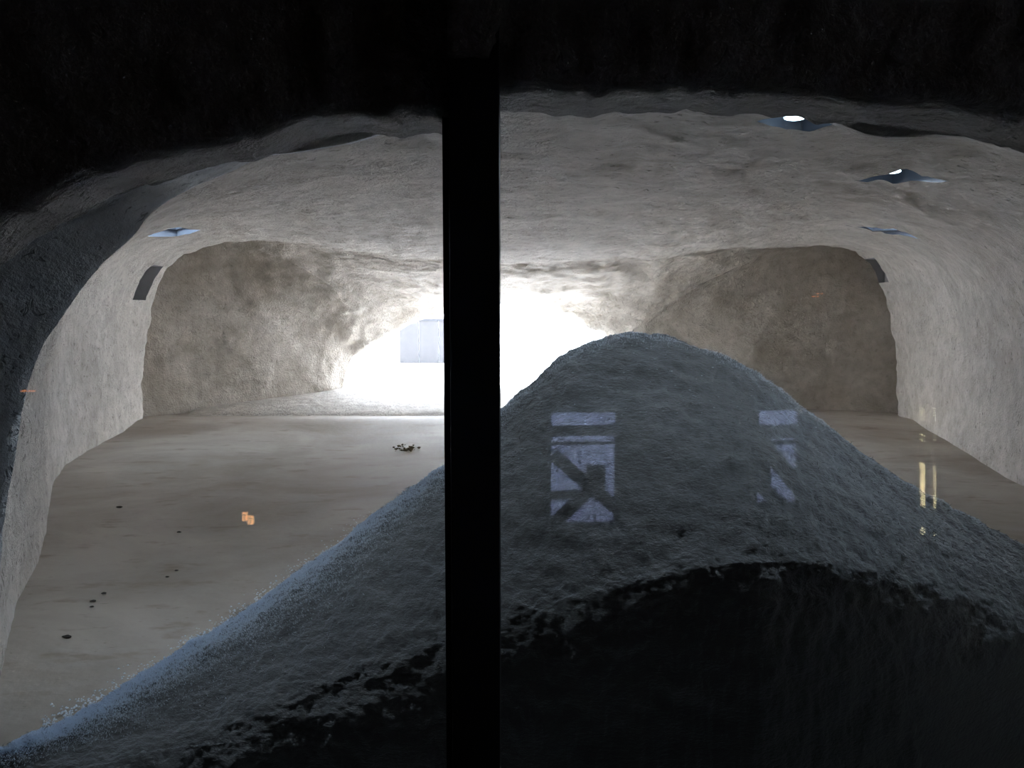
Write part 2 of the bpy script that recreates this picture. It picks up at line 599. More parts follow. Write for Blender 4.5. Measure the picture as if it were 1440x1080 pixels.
# ---- skylights in the vault: those in view, then one added above the left lip
def skylight(p, n, yaw, hu, hv, label, lampx, power, tilt=0.0, lamp=0.0, ld_=0.038):
    ax_n = Vector((0, 0, 1))
    if tilt:
        ax_n = Vector((math.sin(tilt), 0, math.cos(tilt)))
    ax_u = Vector((math.cos(yaw), math.sin(yaw), 0))
    ax_u = (ax_u - ax_n * ax_u.dot(ax_n)).normalized()
    ax_v = ax_n.cross(ax_u).normalized()
    loop = cut_prism(p, ax_u, ax_v, ax_n, hu, hv, 0.3)
    root = empty('skylight', p)
    tag(root, label, 'skylight', 'skylights in the vault')
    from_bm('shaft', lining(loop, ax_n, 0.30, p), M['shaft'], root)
    f = bmesh.new()
    w = 0.018
    for s in (-1, 1):
        for (a, b_, ha, hb) in ((ax_u, ax_v, hu, hv), (ax_v, ax_u, hv, hu)):
            c0 = a * (s * (ha - w / 2 - 0.001)) + ax_n * 0.075
            mt = Matrix((a, b_, ax_n)).transposed().to_4x4()
            bmesh.ops.create_cube(f, size=1.0, matrix=Matrix.Translation(c0) @ mt @ Matrix.Diagonal((w, 2 * hb - 0.004, 0.03, 1)))
    from_bm('frame', f, M['shaft_rim'], root)
    L = bmesh.new()
    bmesh.ops.create_uvsphere(L, u_segments=24, v_segments=10, radius=1.0,
                              matrix=Matrix.Translation(ax_n * ld_ + ax_u * lampx[0] + ax_v * lampx[1]) @ Matrix.Diagonal((0.036, 0.034, 0.009, 1)))
    from_bm('lens', L, M['glint_blue'], root, smooth=True)  # glowing disc standing in for the sky's reflection in the shaft
    ld = bpy.data.lights.new('skylight glow', 'AREA')
    ld.shape = 'RECTANGLE'
    ld.size, ld.size_y = 1.6 * hu, 1.6 * hv
    ld.energy = power
    ld.color = (0.62, 0.80, 1.0)
    lo = bpy.data.objects.new('skylight_glow', ld)
    COL.objects.link(lo)
    if lamp:
        pl = bpy.data.lights.new('skylight lamp', 'SPOT')
        pl.spot_size = math.radians(162)
        pl.spot_blend = 0.08
        pl.energy = lamp
        pl.shadow_soft_size = 0.028
        pl.color = (0.74, 0.87, 1.0)
        po = bpy.data.objects.new('skylight_lamp', pl)
        COL.objects.link(po)
        po.parent = root
        po.location = ax_n * (ld_ - 0.018) + ax_u * lampx[0] + ax_v * lampx[1]
    lo.parent = root
    lo.matrix_local = Matrix.Translation(ax_n * 0.285) @ Matrix((ax_u, ax_v, ax_n)).transposed().to_4x4()
    return root


SKY = [((1138, 169), 0.62, 0.12, 0.11, 'blue glowing square skylight on the right, nearest the glass', 0.5, 0.0, 20.0, (-0.03, 0.03), 0.014),
       ((1262, 246), 0.3, 0.115, 0.17, 'flat skylight with a bright blue-white sky glint, second back on the right side of the vault', 0.5, 0.0, 6.0, (-0.02, 0.02), 0.016),
       ((1243, 324), 0.15, 0.125, 0.36, 'dim blue-grey skylight recess above the right alcove', 9.0, 0.5, 0.0, (0, 0), 0.16),
       ((243, 326), -0.15, 0.125, 0.26, 'pale blue skylight recess above the dark niche on the left', 14.0, -0.25, 0.0, (0.1, -0.06), 0.06)]
for (px, py), yaw, hu, hv, lab, pw, tl, lp, lx, dd in SKY:
    p, n = near_px(px, py, ('chamber',))
    skylight(p, n, yaw, hu, hv, lab, lx, pw, tl, lp, dd)
for (x, y, pw, pl_, lab) in ((-0.95, 2.52, 3.0, 27.0, 'unseen skylight added above the left lip to light the mound'),):  # hidden from view, put in as rim light for the mound
    best = min((rows[i][j] for i in range(14, eRow) for j in range(t1, t2)), key=lambda q: (q.x - x) ** 2 + (q.y - y) ** 2)
    skylight(best.copy(), None, -0.5, 0.105, 0.105, lab, (0, 0), pw, 0.0, pl_)

# ---- wall niches
def niche(px, py, hu, hv, depth, segs, dirx, name):
    p, n = near_px(px, py, segs)
    ax_n = Vector(dirx).normalized()
    ax_v = Vector((0, 0, 1))
    ax_u = ax_v.cross(ax_n).normalized()
    loop = cut_prism(p, ax_u, ax_v, ax_n, hu, hv, 0.35)
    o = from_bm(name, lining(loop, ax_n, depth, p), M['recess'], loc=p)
    return struct(o)


niche(206, 399, 0.15, 0.165, 0.22, ('chamber',), (-1, 0.06, 0), 'wall_niche')
niche(1231, 382, 0.14, 0.125, 0.15, ('chamber',), (1, 0.05, 0), 'wall_niche')

# ---- split the loft into the setting's surfaces, keeping the normals of the whole
bm.normal_update()
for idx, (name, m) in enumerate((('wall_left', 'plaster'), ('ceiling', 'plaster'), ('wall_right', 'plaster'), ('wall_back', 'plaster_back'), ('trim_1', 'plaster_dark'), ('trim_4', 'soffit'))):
    fs = [f for f in bm.faces if f[seg] == idx]
    vs, index, norms = [], {}, []
    faces = []
    for f in fs:
        ids = []
        for v in f.verts:
            if v not in index:
                index[v] = len(vs)
                vs.append(v.co.copy())
                norms.append(v.normal.copy())
            ids.append(index[v])
        faces.append(ids)
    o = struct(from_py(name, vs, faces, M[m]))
    o.data.normals_split_custom_set_from_vertices([tuple(n) for n in norms])
bm.free()

# ------------------------------------------------------------------ floor of the cave, back ledge and ramp up to the opening
fv, ff = [], []
ys = [2.02 + (8.25 - 2.02) * i / 60 for i in range(61)] + [8.32, 8.39, 8.46, 8.53, 8.6, 8.67, 8.74, 8.82, 8.95, 9.2, 9.7, 10.1]
nx = 60
fold_edge = [(-1.6, 1.80), (-1.1, 1.86), (-0.97, 1.92), (-0.89, 2.0), (-0.75, 2.14), (-0.5, 2.15), (0.33, 2.12), (0.63, 2.09), (0.83, 2.17), (1.07, 2.29), (1.36, 2.45), (1.64, 2.59), (2.35, 2.73)]
for y_ in ys:
    for k in range(nx + 1):
        x = -4.9 + 9.9 * k / nx
        yf = lerp_tab(fold_edge, x)
        y = y_ if y_ > 4.0 else yf + (y_ - 2.02) * (4.0 - yf) / 1.98
        z = 0.004 * fbm(Vector((x * 1.2, y * 1.2, 3.3)), 3)
        z += 0.030 * max(0.0, 1 - ((y - 8.30) / (0.7 if y < 8.30 else 0.55)) ** 2) ** 2 if -0.7 < y - 8.30 < 0.55 else 0.0
        fv.append(Vector((x, y + (0.02 * fbm(Vector((x * 1.5, 0, 0)), 3) if y > 8.2 else 0), z - 0.006)))
for i in range(len(ys) - 1):
    for k in range(nx):
        a = i * (nx + 1) + k
        ff.append((a, a + 1, a + nx + 2, a + nx + 1))
# front edge of the raised floor
base = len(fv)
for k in range(nx + 1):
    fv.append(Vector((-4.9 + 9.9 * k / nx, lerp_tab(fold_edge, -4.9 + 9.9 * k / nx), -0.55)))
for k in range(nx):
    ff.append((base + k, base + k + 1, k + 1, k))
struct(from_py('floor', fv, ff, M['floor']))

rv, rf = [], []
prof = [(8.70, -0.03), (8.86, -0.012), (8.92, 0.008), (9.0, 0.022), (9.5, 0.066), (10.2, 0.125), (10.5, 0.15), (10.9, 0.15), (11.0, 0.10), (11.0, -1.3)]
for y, z in prof:
    for k in range(41):
        x = -3.5 + 6.4 * k / 40
        rv.append(Vector((x, y, z + 0.004 * fbm(Vector((x * 2, y * 2, 1)), 3))))
for i in range(len(prof) - 1):
    for k in range(40):
        a = i * 41 + k
        rf.append((a, a + 1, a + 42, a + 41))
struct(from_py('trim_2', rv, rf, M['plaster']))

# ------------------------------------------------------------------ front wall with the window opening, seen from the dark side
AY = 1.5
ra = resample(PX(A_PX, AY), 601)
cxy = Vector((0.2, AY, 0.4))
out_rows = []
for k, (s, yo) in enumerate([(0.0, 0.20), (0.0, 0.12), (0.0, 0.04), (0.004, 0.008), (0.012, 0.0), (0.03, -0.004), (0.06, -0.006), (0.10, -0.008), (0.15, -0.008), (0.2, -0.008), (0.26, -0.008), (0.32, -0.008),
                             (0.4, -0.008), (0.5, -0.008), (0.62, -0.008), (0.76, -0.008), (0.9, -0.008), (1.3, -0.008), (2.2, -0.008), (4.2, -0.008)]):
    line = []
    for p in ra:
        d = Vector((p.x - cxy.x, 0, p.z - cxy.z))
        d.normalize()
        q = Vector((p.x, AY + yo, p.z)) + d * s
        if k <= 3 and 0.0 < p.z:
            q.z += 0.006 * fbm(Vector((p.x * 22, yo * 20, 2.0)), 4)
        if q.z < 0.0:
            q.z = p.z if s < 0.01 else min(q.z, p.z)
        if k >= 4:
            q.y += 0.022 * fbm(Vector((q.x * 5, 0, q.z * 5)), 4) + 0.02 * fbm(Vector((q.x * 14, 3, q.z * 9)), 4) * min(1, s * 20)
        line.append(q)
    out_rows.append(line)
wv = [p for r in out_rows for p in r]
wf = []
n = len(ra)
for i in range(len(out_rows) - 1):
    for j in range(n - 1):
        a = i * n + j
        wf.append((a, a + 1, a + n + 1, a + n))
b0 = len(wv)
# lower wall under the window
for (x, y, z) in ((-4.4, 1.47, -0.55), (4.6, 1.47, -0.55), (4.6, 1.47, 0.02), (-4.4, 1.47, 0.02), (4.6, 1.70, 0.02), (-4.4, 1.70, 0.02), (4.6, 1.70, -0.55), (-4.4, 1.70, -0.55)):
    wv.append(Vector((x, y, z)))
wf += [(b0, b0 + 1, b0 + 2, b0 + 3), (b0 + 3, b0 + 2, b0 + 4, b0 + 5), (b0 + 5, b0 + 4, b0 + 6, b0 + 7)]
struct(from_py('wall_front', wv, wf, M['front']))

# plaster daub over the top of the post
pv = []
pf = []
daub = [(628, 74), (640, 73), (652, 72), (664, 71), (676, 73), (686, 73), (689, 64), (693, 54), (697, 50), (695, 40), (701, 30), (704, 22), (706, 10), (710, 0), (716, -30), (722, -90), (628, -90)]
yd = 1.385
loop = [U(x, y, yd) for x, y in daub]
c = U(665, 10, yd - 0.02)
b = bmesh.new()
rings_ = []
for s, yy in ((1.0, 0.13), (1.0, 0.012), (0.96, 0.0), (0.75, -0.006), (0.4, -0.01)):
    rings_.append([b.verts.new(Vector((c.x + (p.x - c.x) * s, yd + yy + 0.004 * noise.noise(p * 30), c.z + (p.z - c.z) * s))) for p in loop])
cv = b.verts.new(Vector((c.x, yd - 0.012, c.z)))
for r1, r2 in zip(rings_, rings_[1:]):
    for k in range(len(loop)):
        l = (k + 1) % len(loop)
        b.faces.new((r1[k], r1[l], r2[l], r2[k]))
for k in range(len(loop)):
    b.faces.new((rings_[-1][k], rings_[-1][(k + 1) % len(loop)], cv))
bmesh.ops.recalc_face_normals(b, faces=b.faces)
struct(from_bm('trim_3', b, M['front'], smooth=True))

# ------------------------------------------------------------------ the post and the two panes
yp = 1.42
xl_, xr_ = U(633, 540, yp).x, U(702.5, 540, yp).x
root = empty('window_post', (0.5 * (xl_ + xr_), 1.5, -0.5))
tag(root, 'black upright metal post standing between the two glass panes', 'post')
O = root.location
b = bmesh.new()
box(b, Vector((xl_, yp, -0.5)) - O, Vector((xr_, GLASS_Y - 0.012, 1.72)) - O, 0.003)
from_bm('shaft', b, M['post'], root)
b = bmesh.new()
xf = U(625, 540, GLASS_Y - 0.02).x
box(b, Vector((xf, GLASS_Y - 0.032, -0.5)) - O, Vector((xl_ - 0.001, GLASS_Y - 0.011, U(629, 120, GLASS_Y).z)) - O, 0.001)
from_bm('glazing_bead', b, M['post'], root)
for nm, x0, x1 in (('window_1', -1.62, 0.5 * (xl_ + xr_) - 0.002), ('window_2', 0.5 * (xl_ + xr_) + 0.002, 1.75)):
    b = bmesh.new()
    box(b, (x0, GLASS_Y - 0.006, 0.025), (x1, GLASS_Y + 0.006, 1.64))
    struct(from_bm(nm, b, M['glass']))

# ------------------------------------------------------------------ the mound
sil = [(-90, 1080), (-40, 1062), (0, 1046), (50, 1026), (100, 1003), (150, 976), (200, 946), (250, 916), (300, 884), (350, 851), (400, 815), (450, 779), (500, 742), (560, 699), (625, 651), (665, 613), (703, 578), (730, 556),
       (760, 530), (780, 511), (800, 494), (825, 482), (850, 475), (875, 471), (900, 469), (930, 471), (955, 477), (1000, 491), (1050, 515), (1075, 529), (1100, 547), (1150, 583), (1200, 623), (1250, 660), (1300, 690), (1350, 715),
       (1400, 742), (1440, 764), (1500, 792), (1600, 832), (1700, 868)]
ridge_y = [(-90, 1.80), (-40, 1.85), (0, 1.90), (100, 2.05), (200, 2.25), (300, 2.42), (500, 2.62), (700, 2.82), (900, 3.0), (1700, 3.0)]
fold = [(-40, 1130), (60, 1128), (180, 1082), (300, 1016), (450, 936), (625, 872), (703, 846), (800, 816), (900, 790), (1000, 772), (1060, 766), (1150, 770), (1250, 790), (1350, 820), (1440, 850), (1700, 930)]
fold_y = [(-90, 1.86), (-40, 1.86), (60, 1.88), (180, 1.96), (300, 2.08), (450, 2.16), (625, 2.18), (900, 2.16), (1060, 2.16), (1150, 2.24), (1250, 2.36), (1350, 2.52), (1440, 2.66), (1700, 2.8)]
NC = 620
NP = 210
mrows = []


def catmull(P, u):
    n = len(P) - 1
    k = min(int(u * n), n - 1)
    t = u * n - k
    p0, p1, p2, p3 = P[max(k - 1, 0)], P[k], P[k + 1], P[min(k + 2, n)]
    return 0.5 * ((2 * p1) + (p2 - p0) * t + (2 * p0 - 5 * p1 + 4 * p2 - p3) * t * t + (3 * p1 - p0 - 3 * p2 + p3) * t ** 3)


for i in range(NC + 1):
    px = -90 + 1790 * i / NC
    yr, yf = lerp_tab(ridge_y, px), lerp_tab(fold_y, px)
    r = U(px, lerp_tab(sil, px), yr)
    f = U(px, lerp_tab(fold, px), yf)
    r.z = max(r.z, 0.012)
    f.z = min(max(f.z, 0.0), r.z - 0.004)
    zr = r.z
    bx = lambda d: Vector((r.x * (1 + 0.06 * d), r.y + d, 0))
    w = min(0.25 + 1.25 * zr, 0.03 + 1.6 * zr)
    back3, back2, back1 = bx(w), bx(0.55 * w), bx(0.16 * w)
    back3.z, back2.z, back1.z = -0.05, 0.50 * zr, 0.94 * zr
    kk = 0.45 * max(0.0, min(1.0, (850 - px) / 400)) + 0.12
    m1 = r.lerp(f, 0.30); m1.z += kk * (r.z - m1.z)
    m2 = r.lerp(f, 0.68); m2.z += 0.055 * zr
    d1 = Vector((f.x, f.y - 0.055, f.z - 0.07))
    d2 = Vector((f.x, f.y - 0.095, min(f.z - 0.22, -0.02) * 0.5 + (f.z - 0.22) * 0.5))
    d3 = Vector((f.x, f.y - 0.12, -0.54))
    P = [back3, back2, back1, r, m1, m2, f, d1, d2, d3]
    mrows.append([catmull(P, j / NP) for j in range(NP + 1)])
# smooth across columns
for it in range(12):
    new = [list(c_) for c_ in mrows]
    for i in range(1, NC):
        for j in range(1, NP):
            new[i][j] = mrows[i][j] * 0.5 + (mrows[i - 1][j] + mrows[i + 1][j] + mrows[i][j - 1] + mrows[i][j + 1]) * 0.125
    mrows = new
# bring the outline back onto the outline of the heap (a couple of passes)
for it in range(3):
    top = {}
    for i in range(NC + 1):
        px = -90 + 1790 * i / NC
        best = min(proj(p)[1] for p in mrows[i] if p.z > -0.1 and p.y < lerp_tab(ridge_y, px) + 0.15)
        dy = lerp_tab(sil, px) - best
        yr = lerp_tab(ridge_y, px)
        for j, p in enumerate(mrows[i]):
            if p.z > 0.0:
                fall = max(0.0, 1 - abs(p.y - yr) / 0.8)
                p.z -= dy * yr / F * 0.8 * fall
mn = grid_normals(mrows)
mv = []
for i in range(NC + 1):
    for j in range(NP + 1):
        p = mrows[i][j]
        nn = mn[i][j]
        if nn.z < 0:
            nn = -nn
        edge = min(1.0, max(0.0, p.z / 0.05)) if p.y > 2.3 else 1.0
        a = 0.010 * fbm(p * 6.0, 3) + 0.008 * fbm(Vector((p.x * 17, p.y * 17, p.z * 26)), 4) + 0.004 * fbm(p * 70, 2)
        mv.append(p + nn * a * edge)
mf = []
for i in range(NC):
    for j in range(NP):
        a = i * (NP + 1) + j
        mf.append((a, a + NP + 1, a + NP + 2, a + 1))
mound = from_py('mound', mv, mf, M['mound'])
tag(mound, 'large dark grey rough heap behind the glass, rising to a rounded top', 'mound')

# fibres and pale shards lying in the crust
fb = bmesh.new()
for k in range(9000):
    i = random.randrange(2, NC - 2)
    j = random.randrange(int(NP * 0.22), int(NP * 0.66))
    p = mv[i * (NP + 1) + j]
    nn = mn[i][j]
    if nn.z < 0:
        nn = -nn
    if p.z < 0.03:
        continue
    d = (nn * random.uniform(0.1, 0.8) + Vector((random.gauss(0, 1), random.gauss(0, 1), random.gauss(-0.2, 0.6)))).normalized()
    L = random.uniform(0.006, 0.018)
    s = d.cross(Vector((random.random(), random.random(), random.random()))).normalized() * random.uniform(0.0006, 0.0013)
    q = p - nn * 0.002
    v = [fb.verts.new(q - s), fb.verts.new(q + s), fb.verts.new(q + d * L)]
    v.append(fb.verts.new(q + d * L * 0.5 + nn * 0.002))
    fb.faces.new((v[0], v[1], v[3]))
    fb.faces.new((v[1], v[2], v[3]))
    fb.faces.new((v[2], v[0], v[3]))
o = from_bm('fibres', fb, M['fibre'], mound)
o['kind'] = 'stuff'
M['pale_rim'], nt_, b_, o_ = mat('frost needles')
df_, tl_, mx_ = N(nt_, 'ShaderNodeBsdfDiffuse'), N(nt_, 'ShaderNodeBsdfTranslucent'), N(nt_, 'ShaderNodeMixShader')
df_.inputs[0].default_value = tl_.inputs[0].default_value = (0.84, 0.90, 0.97, 1)
mx_.inputs[0].default_value = 0.55
nt_.links.new(df_.outputs[0], mx_.inputs[1])
nt_.links.new(tl_.outputs[0], mx_.inputs[2])
nt_.links.new(mx_.outputs[0], o_.inputs[0])
nt_.nodes.remove(b_)
nv, nf = [], []
for k in range(150000):  # needles crowd the crest, their pale colour standing in for its backlit rim
    u = random.random() ** 1.25
    i = int(2 + u * (NC * 0.82))
    px = -90 + 1790 * i / NC
    wd0 = 0.022 + 0.063 * max(0.0, min(1.0, (760 - px) / 300))
    j = int(NP * min(0.62, max(0.27, 0.325 + abs(random.gauss(0, wd0)) - abs(random.gauss(0, 0.015)))))
    if random.random() < 0.90 * max(0.0, min(1.0, (px - 480) / 260)):
        continue
    p = mv[i * (NP + 1) + j]
    if p.z < 0.02:
        continue
    nn = mn[i][j] if mn[i][j].z > 0 else -mn[i][j]
    p = p + Vector((random.uniform(-0.003, 0.003), random.uniform(-0.004, 0.004), 0))
    d = (nn + Vector((random.gauss(0, 0.5), random.gauss(0, 0.5), random.gauss(0, 0.3)))).normalized()
    L = random.uniform(0.003, 0.008)
    s_ = d.cross(Vector((random.random() - .5, random.random() - .5, random.random() - .5))).normalized() * random.uniform(0.0006, 0.0012)
    b0_ = len(nv)
    nv += [p - s_ - nn * 0.002, p + s_ - nn * 0.002, p + d * L, p + d * L * 0.4 + s_.cross(d)]
    nf += [(b0_, b0_ + 1, b0_ + 3), (b0_ + 1, b0_ + 2, b0_ + 3), (b0_ + 2, b0_, b0_ + 3)]
o = from_py('pale_rim', nv, nf, M['pale_rim'], mound, smooth=False)
o['kind'] = 'stuff'
o['label'] = 'pale blue needles along the crest, standing in for rim light'
sv, sf = [], []
for k in range(520):
    px = 60 + 560 * random.random() ** 1.3
    q = UZ(px, lerp_tab(sil, px) - abs(random.gauss(0, 9)) + 3, 0.004)
    if q.y > 4.5 or q.y < 1.9:
        continue
    r_ = random.uniform(0.0015, 0.0045)
    b0_ = len(sv)
    sv += [q + Vector((random.uniform(.7, 1.6) * r_ * a_, random.uniform(.7, 1.6) * r_ * b_, c_ * r_)) for a_, b_, c_ in ((1, 0, 0), (0, 1, 0), (-1, 0, 0), (0, -1, 0), (0, 0, 1))]
    sf += [(b0_, b0_ + 1, b0_ + 4), (b0_ + 1, b0_ + 2, b0_ + 4), (b0_ + 2, b0_ + 3, b0_ + 4), (b0_ + 3, b0_, b0_ + 4)]
o = from_py('spilled_grains', sv, sf, M['pale_rim'], mound, smooth=False)
o['kind'] = 'stuff'
o['label'] = 'white grains spilled on the floor along the foot'
cb = bmesh.new()
for k in range(150):
    i = random.randrange(int(NC * 0.40), int(NC * 0.80))
    j = random.randrange(int(NP * 0.32), int(NP * 0.50))
    p = mv[i * (NP + 1) + j]
    bmesh.ops.create_icosphere(cb, subdivisions=1, radius=1.0, matrix=Matrix.Translation(p + Vector((0, 0, 0.002))) @ Matrix.Rotation(random.random() * 3, 4, 'Z') @ Matrix.Diagonal((random.uniform(0.002, 0.006), 0.0016, 0.0016, 1)))
o = from_bm('shards', cb, M['crystal'], mound)
o['kind'] = 'stuff'
o['label'] = 'pale blue glinting shards'

# ------------------------------------------------------------------ dirt on the floor
c = UZ(566, 631, 0.002)
b = bmesh.new()
for k in range(46):
    x, y = random.gauss(0, 0.055), random.gauss(0, 0.075)
    if k > 24:
        x, y = 0.05 + random.gauss(0, 0.02), -0.09 + random.gauss(0, 0.03)
    r = random.uniform(0.004, 0.013)
    bmesh.ops.create_icosphere(b, subdivisions=1, radius=r, matrix=Matrix.Translation((x, y, r * 0.5)) @ Matrix.Diagonal((random.uniform(.7, 1.6), random.uniform(.7, 1.6), 0.7, 1)))
o = from_bm('dirt_clump', b, M['dirt'], loc=c)
tag(o, 'crumbled brown dirt clump on the pale floor before the back ledge', 'dirt', kind='stuff')
for (px, py, r) in ((94, 895, 0.010), (131, 845, 0.008), (129, 853, 0.006), (248, 802, 0.006), (235, 811, 0.006), (168, 713, 0.011), (252, 748, 0.008), (146, 834, 0.007)):
    c = UZ(px, py, 0.001)
    b = bmesh.new()
    bmesh.ops.create_icosphere(b, subdivisions=2, radius=r, matrix=Matrix.Diagonal((1.5, 0.9, 0.5, 1)))
    for v in b.verts:
        v.co *= 1 + 0.35 * noise.noise(v.co * 150 + c)
    o = from_bm('dirt_crumb', b, M['speck'], loc=c)
    tag(o, 'tiny dark crumb lying on the pale floor left of the mound', 'crumb', 'dark crumbs on the floor')

# ------------------------------------------------------------------ the earth bank around the cave
b = bmesh.new()
box(b, (-5.3, 1.72, 2.32), (5.3, 11.0, 3.0))
struct(from_bm('bank_roof', b, M['dirt']))
for nm, x0, x1 in (('bank_left', -5.3, -4.72), ('bank_right', 4.78, 5.3)):
    b = bmesh.new()
    box(b, (x0, 1.4, -1.3), (x1, 11.0, 2.9))
    struct(from_bm(nm, b, M['dirt']))
fo = rows[-1]
outer = []
for p in fo:
    d = Vector((p.x + 0.2, 0, p.z + 0.25))
    t = min(5.4 / max(1e-6, abs(d.x)), 2.9 / max(1e-6, d.z) if d.z > 0 else 99)
    outer.append(Vector((-0.2 + d.x * t, 11.0, d.z * t)))
fvv = fo + outer
fff = [(j, j + 1, NT + j + 1, NT + j) for j in range(NT - 1)]
fvv += [Vector((-5.4, 11.0, -1.3)), Vector((5.4, 11.0, -1.3)), Vector((5.4, 11.0, 0.1)), Vector((-5.4, 11.0, 0.1))]
fff.append((2 * NT, 2 * NT + 1, 2 * NT + 2, 2 * NT + 3))
struct(from_py('wall_outside', fvv, fff, M['plaster'], smooth=False))

# ------------------------------------------------------------------ courtyard beyond the opening
b = bmesh.new()
box(b, (-40, -31, -1.5), (40, 60, -1.25))
struct(from_bm('ground', b, M['paving']))
b = bmesh.new()
box(b, (-26, 36.3, -1.3), (30, 36.8, 4.5))
struct(from_bm('courtyard_wall', b, M['white_wall']))
b = bmesh.new()
box(b, (-14, 33.4, -1.3), (16, 33.7, -0.95), 0.03)
struct(from_bm('courtyard_kerb', b, M['white_wall']))
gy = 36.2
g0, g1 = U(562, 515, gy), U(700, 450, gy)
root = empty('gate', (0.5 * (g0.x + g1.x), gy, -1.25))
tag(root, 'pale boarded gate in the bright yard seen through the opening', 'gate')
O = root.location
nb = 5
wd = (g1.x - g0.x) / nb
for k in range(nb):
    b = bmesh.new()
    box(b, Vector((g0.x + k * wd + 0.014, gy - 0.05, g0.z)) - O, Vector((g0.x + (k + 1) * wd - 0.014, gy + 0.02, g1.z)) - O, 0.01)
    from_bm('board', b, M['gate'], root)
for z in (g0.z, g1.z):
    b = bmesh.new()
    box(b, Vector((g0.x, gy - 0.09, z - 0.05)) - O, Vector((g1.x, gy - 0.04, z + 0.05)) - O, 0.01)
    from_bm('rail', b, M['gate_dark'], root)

# ------------------------------------------------------------------ the dark room the viewer stands in, mirrored faintly in the glass
BK = 3.0
b = bmesh.new()
box(b, (-4.4, -BK - 0.2, -1.3), (4.6, 3.1, -0.55))
struct(from_bm('floor_viewing_room', b, M['room']))
b = bmesh.new()
box(b, (-4.6, -BK - 0.2, 2.6), (4.8, 2.1, 2.8))
struct(from_bm('ceiling_viewing_room', b, M['room']))
b = bmesh.new()
box(b, (-4.6, -BK - 0.2, -1.3), (-4.4, 1.72, 2.8))
struct(from_bm('wall_viewing_left', b, M['room']))
b = bmesh.new()
for y0, y1, za, zb in ((-BK - 0.2, -1.9, -1.3, 2.8), (-0.5, 1.72, -1.3, 2.8), (-1.9, -0.5, -1.3, 0.5), (-1.9, -0.5, 2.0, 2.8)):
    box(b, (4.6, y0, za), (4.8, y1, zb))
struct(from_bm('wall_viewing_right', b, M['room']))
# back wall with two openings
w1a, w1b = MIR(775, 580, BK), MIR(866, 740, BK)
w2a, w2b = MIR(1068, 577, BK), MIR(1126, 712, BK)
z1, z0 = w1a.z, w1b.z
b = bmesh.new()
for x0, x1, za, zb in ((-4.4, w1a.x, -0.75, 2.7), (w1b.x, w2a.x, -0.75, 2.7), (w2b.x, 4.6, -0.75, 2.7), (w1a.x, w1b.x, -0.75, z0), (w1a.x, w1b.x, z1, 2.7), (w2a.x, w2b.x, -0.75, w2b.z), (w2a.x, w2b.x, w2a.z, 2.7)):
    box(b, (x0, -BK - 0.14, za), (x1, -BK, zb))
struct(from_bm('wall_behind', b, M['room']))


def mpt(px, py):
    return MIR(px, py, BK)


k = 2 * GLASS_Y + BK
PXM = k / F      # metres per mirrored pixel
b = bmesh.new()
cy = Vector((0, 0.0, 0))
bar(b, mpt(770, 606), mpt(870, 605), 13 * PXM, 0.09)
bar(b, mpt(770, 624), mpt(870, 622), 3 * PXM, 0.05)
bar(b, mpt(778, 640), mpt(870, 717), 17 * PXM, 0.09)
bar(b, mpt(772, 697), mpt(812, 694), 11 * PXM, 0.06)
bar(b, mpt(770, 745), mpt(838, 680), 16 * PXM, 0.08)
bar(b, mpt(838, 686), mpt(838, 655), 26 * PXM, 0.06)
for i in range(9):
    bar(b, mpt(775 + i * 10, 625), mpt(775 + i * 10, 742), 0.5 * PXM, 0.01)
    bar(b, mpt(775, 655 + i * 10), mpt(866, 654 + i * 10), 0.5 * PXM, 0.01)
o = from_bm('window_3', b, M['timber'])
struct(o)
b = bmesh.new()
bar(b, mpt(1060, 607), mpt(1130, 606), 17 * PXM, 0.09)
bar(b, mpt(1060, 622), mpt(1130, 621), 4 * PXM, 0.06)
bar(b, mpt(1066, 618), mpt(1130, 692), 22 * PXM, 0.09)
bar(b, mpt(1066, 680), mpt(1112, 722), 18 * PXM, 0.08)
bar(b, mpt(1074, 626), mpt(1074, 690), 16 * PXM, 0.07)
for i in range(6):
    bar(b, mpt(1083 + i * 8, 625), mpt(1083 + i * 8, 712), 0.5 * PXM, 0.01)
    bar(b, mpt(1068, 660 + i * 9), mpt(1126, 660 + i * 9), 0.5 * PXM, 0.01)
struct(from_bm('window_4', b, M['timber']))
# the street side beyond those openings
b = bmesh.new()
box(b, (-14, -30, -0.9), (16, -BK - 0.2, -0.72))
struct(from_bm('terrace', b, M['paving']))
M['facade'] = plain('street facade', (0.34, 0.31, 0.33), 0.9)
b = bmesh.new()
box(b, (-14, -22.4, -0.8), (16, -22, 5.0))
for i in range(12):
    box(b, (-6 + i * 1.3, -22.0, -0.8), (-5.6 + i * 1.3, -21.9, 5.0))
struct(from_bm('street_wall', b, M['facade']))


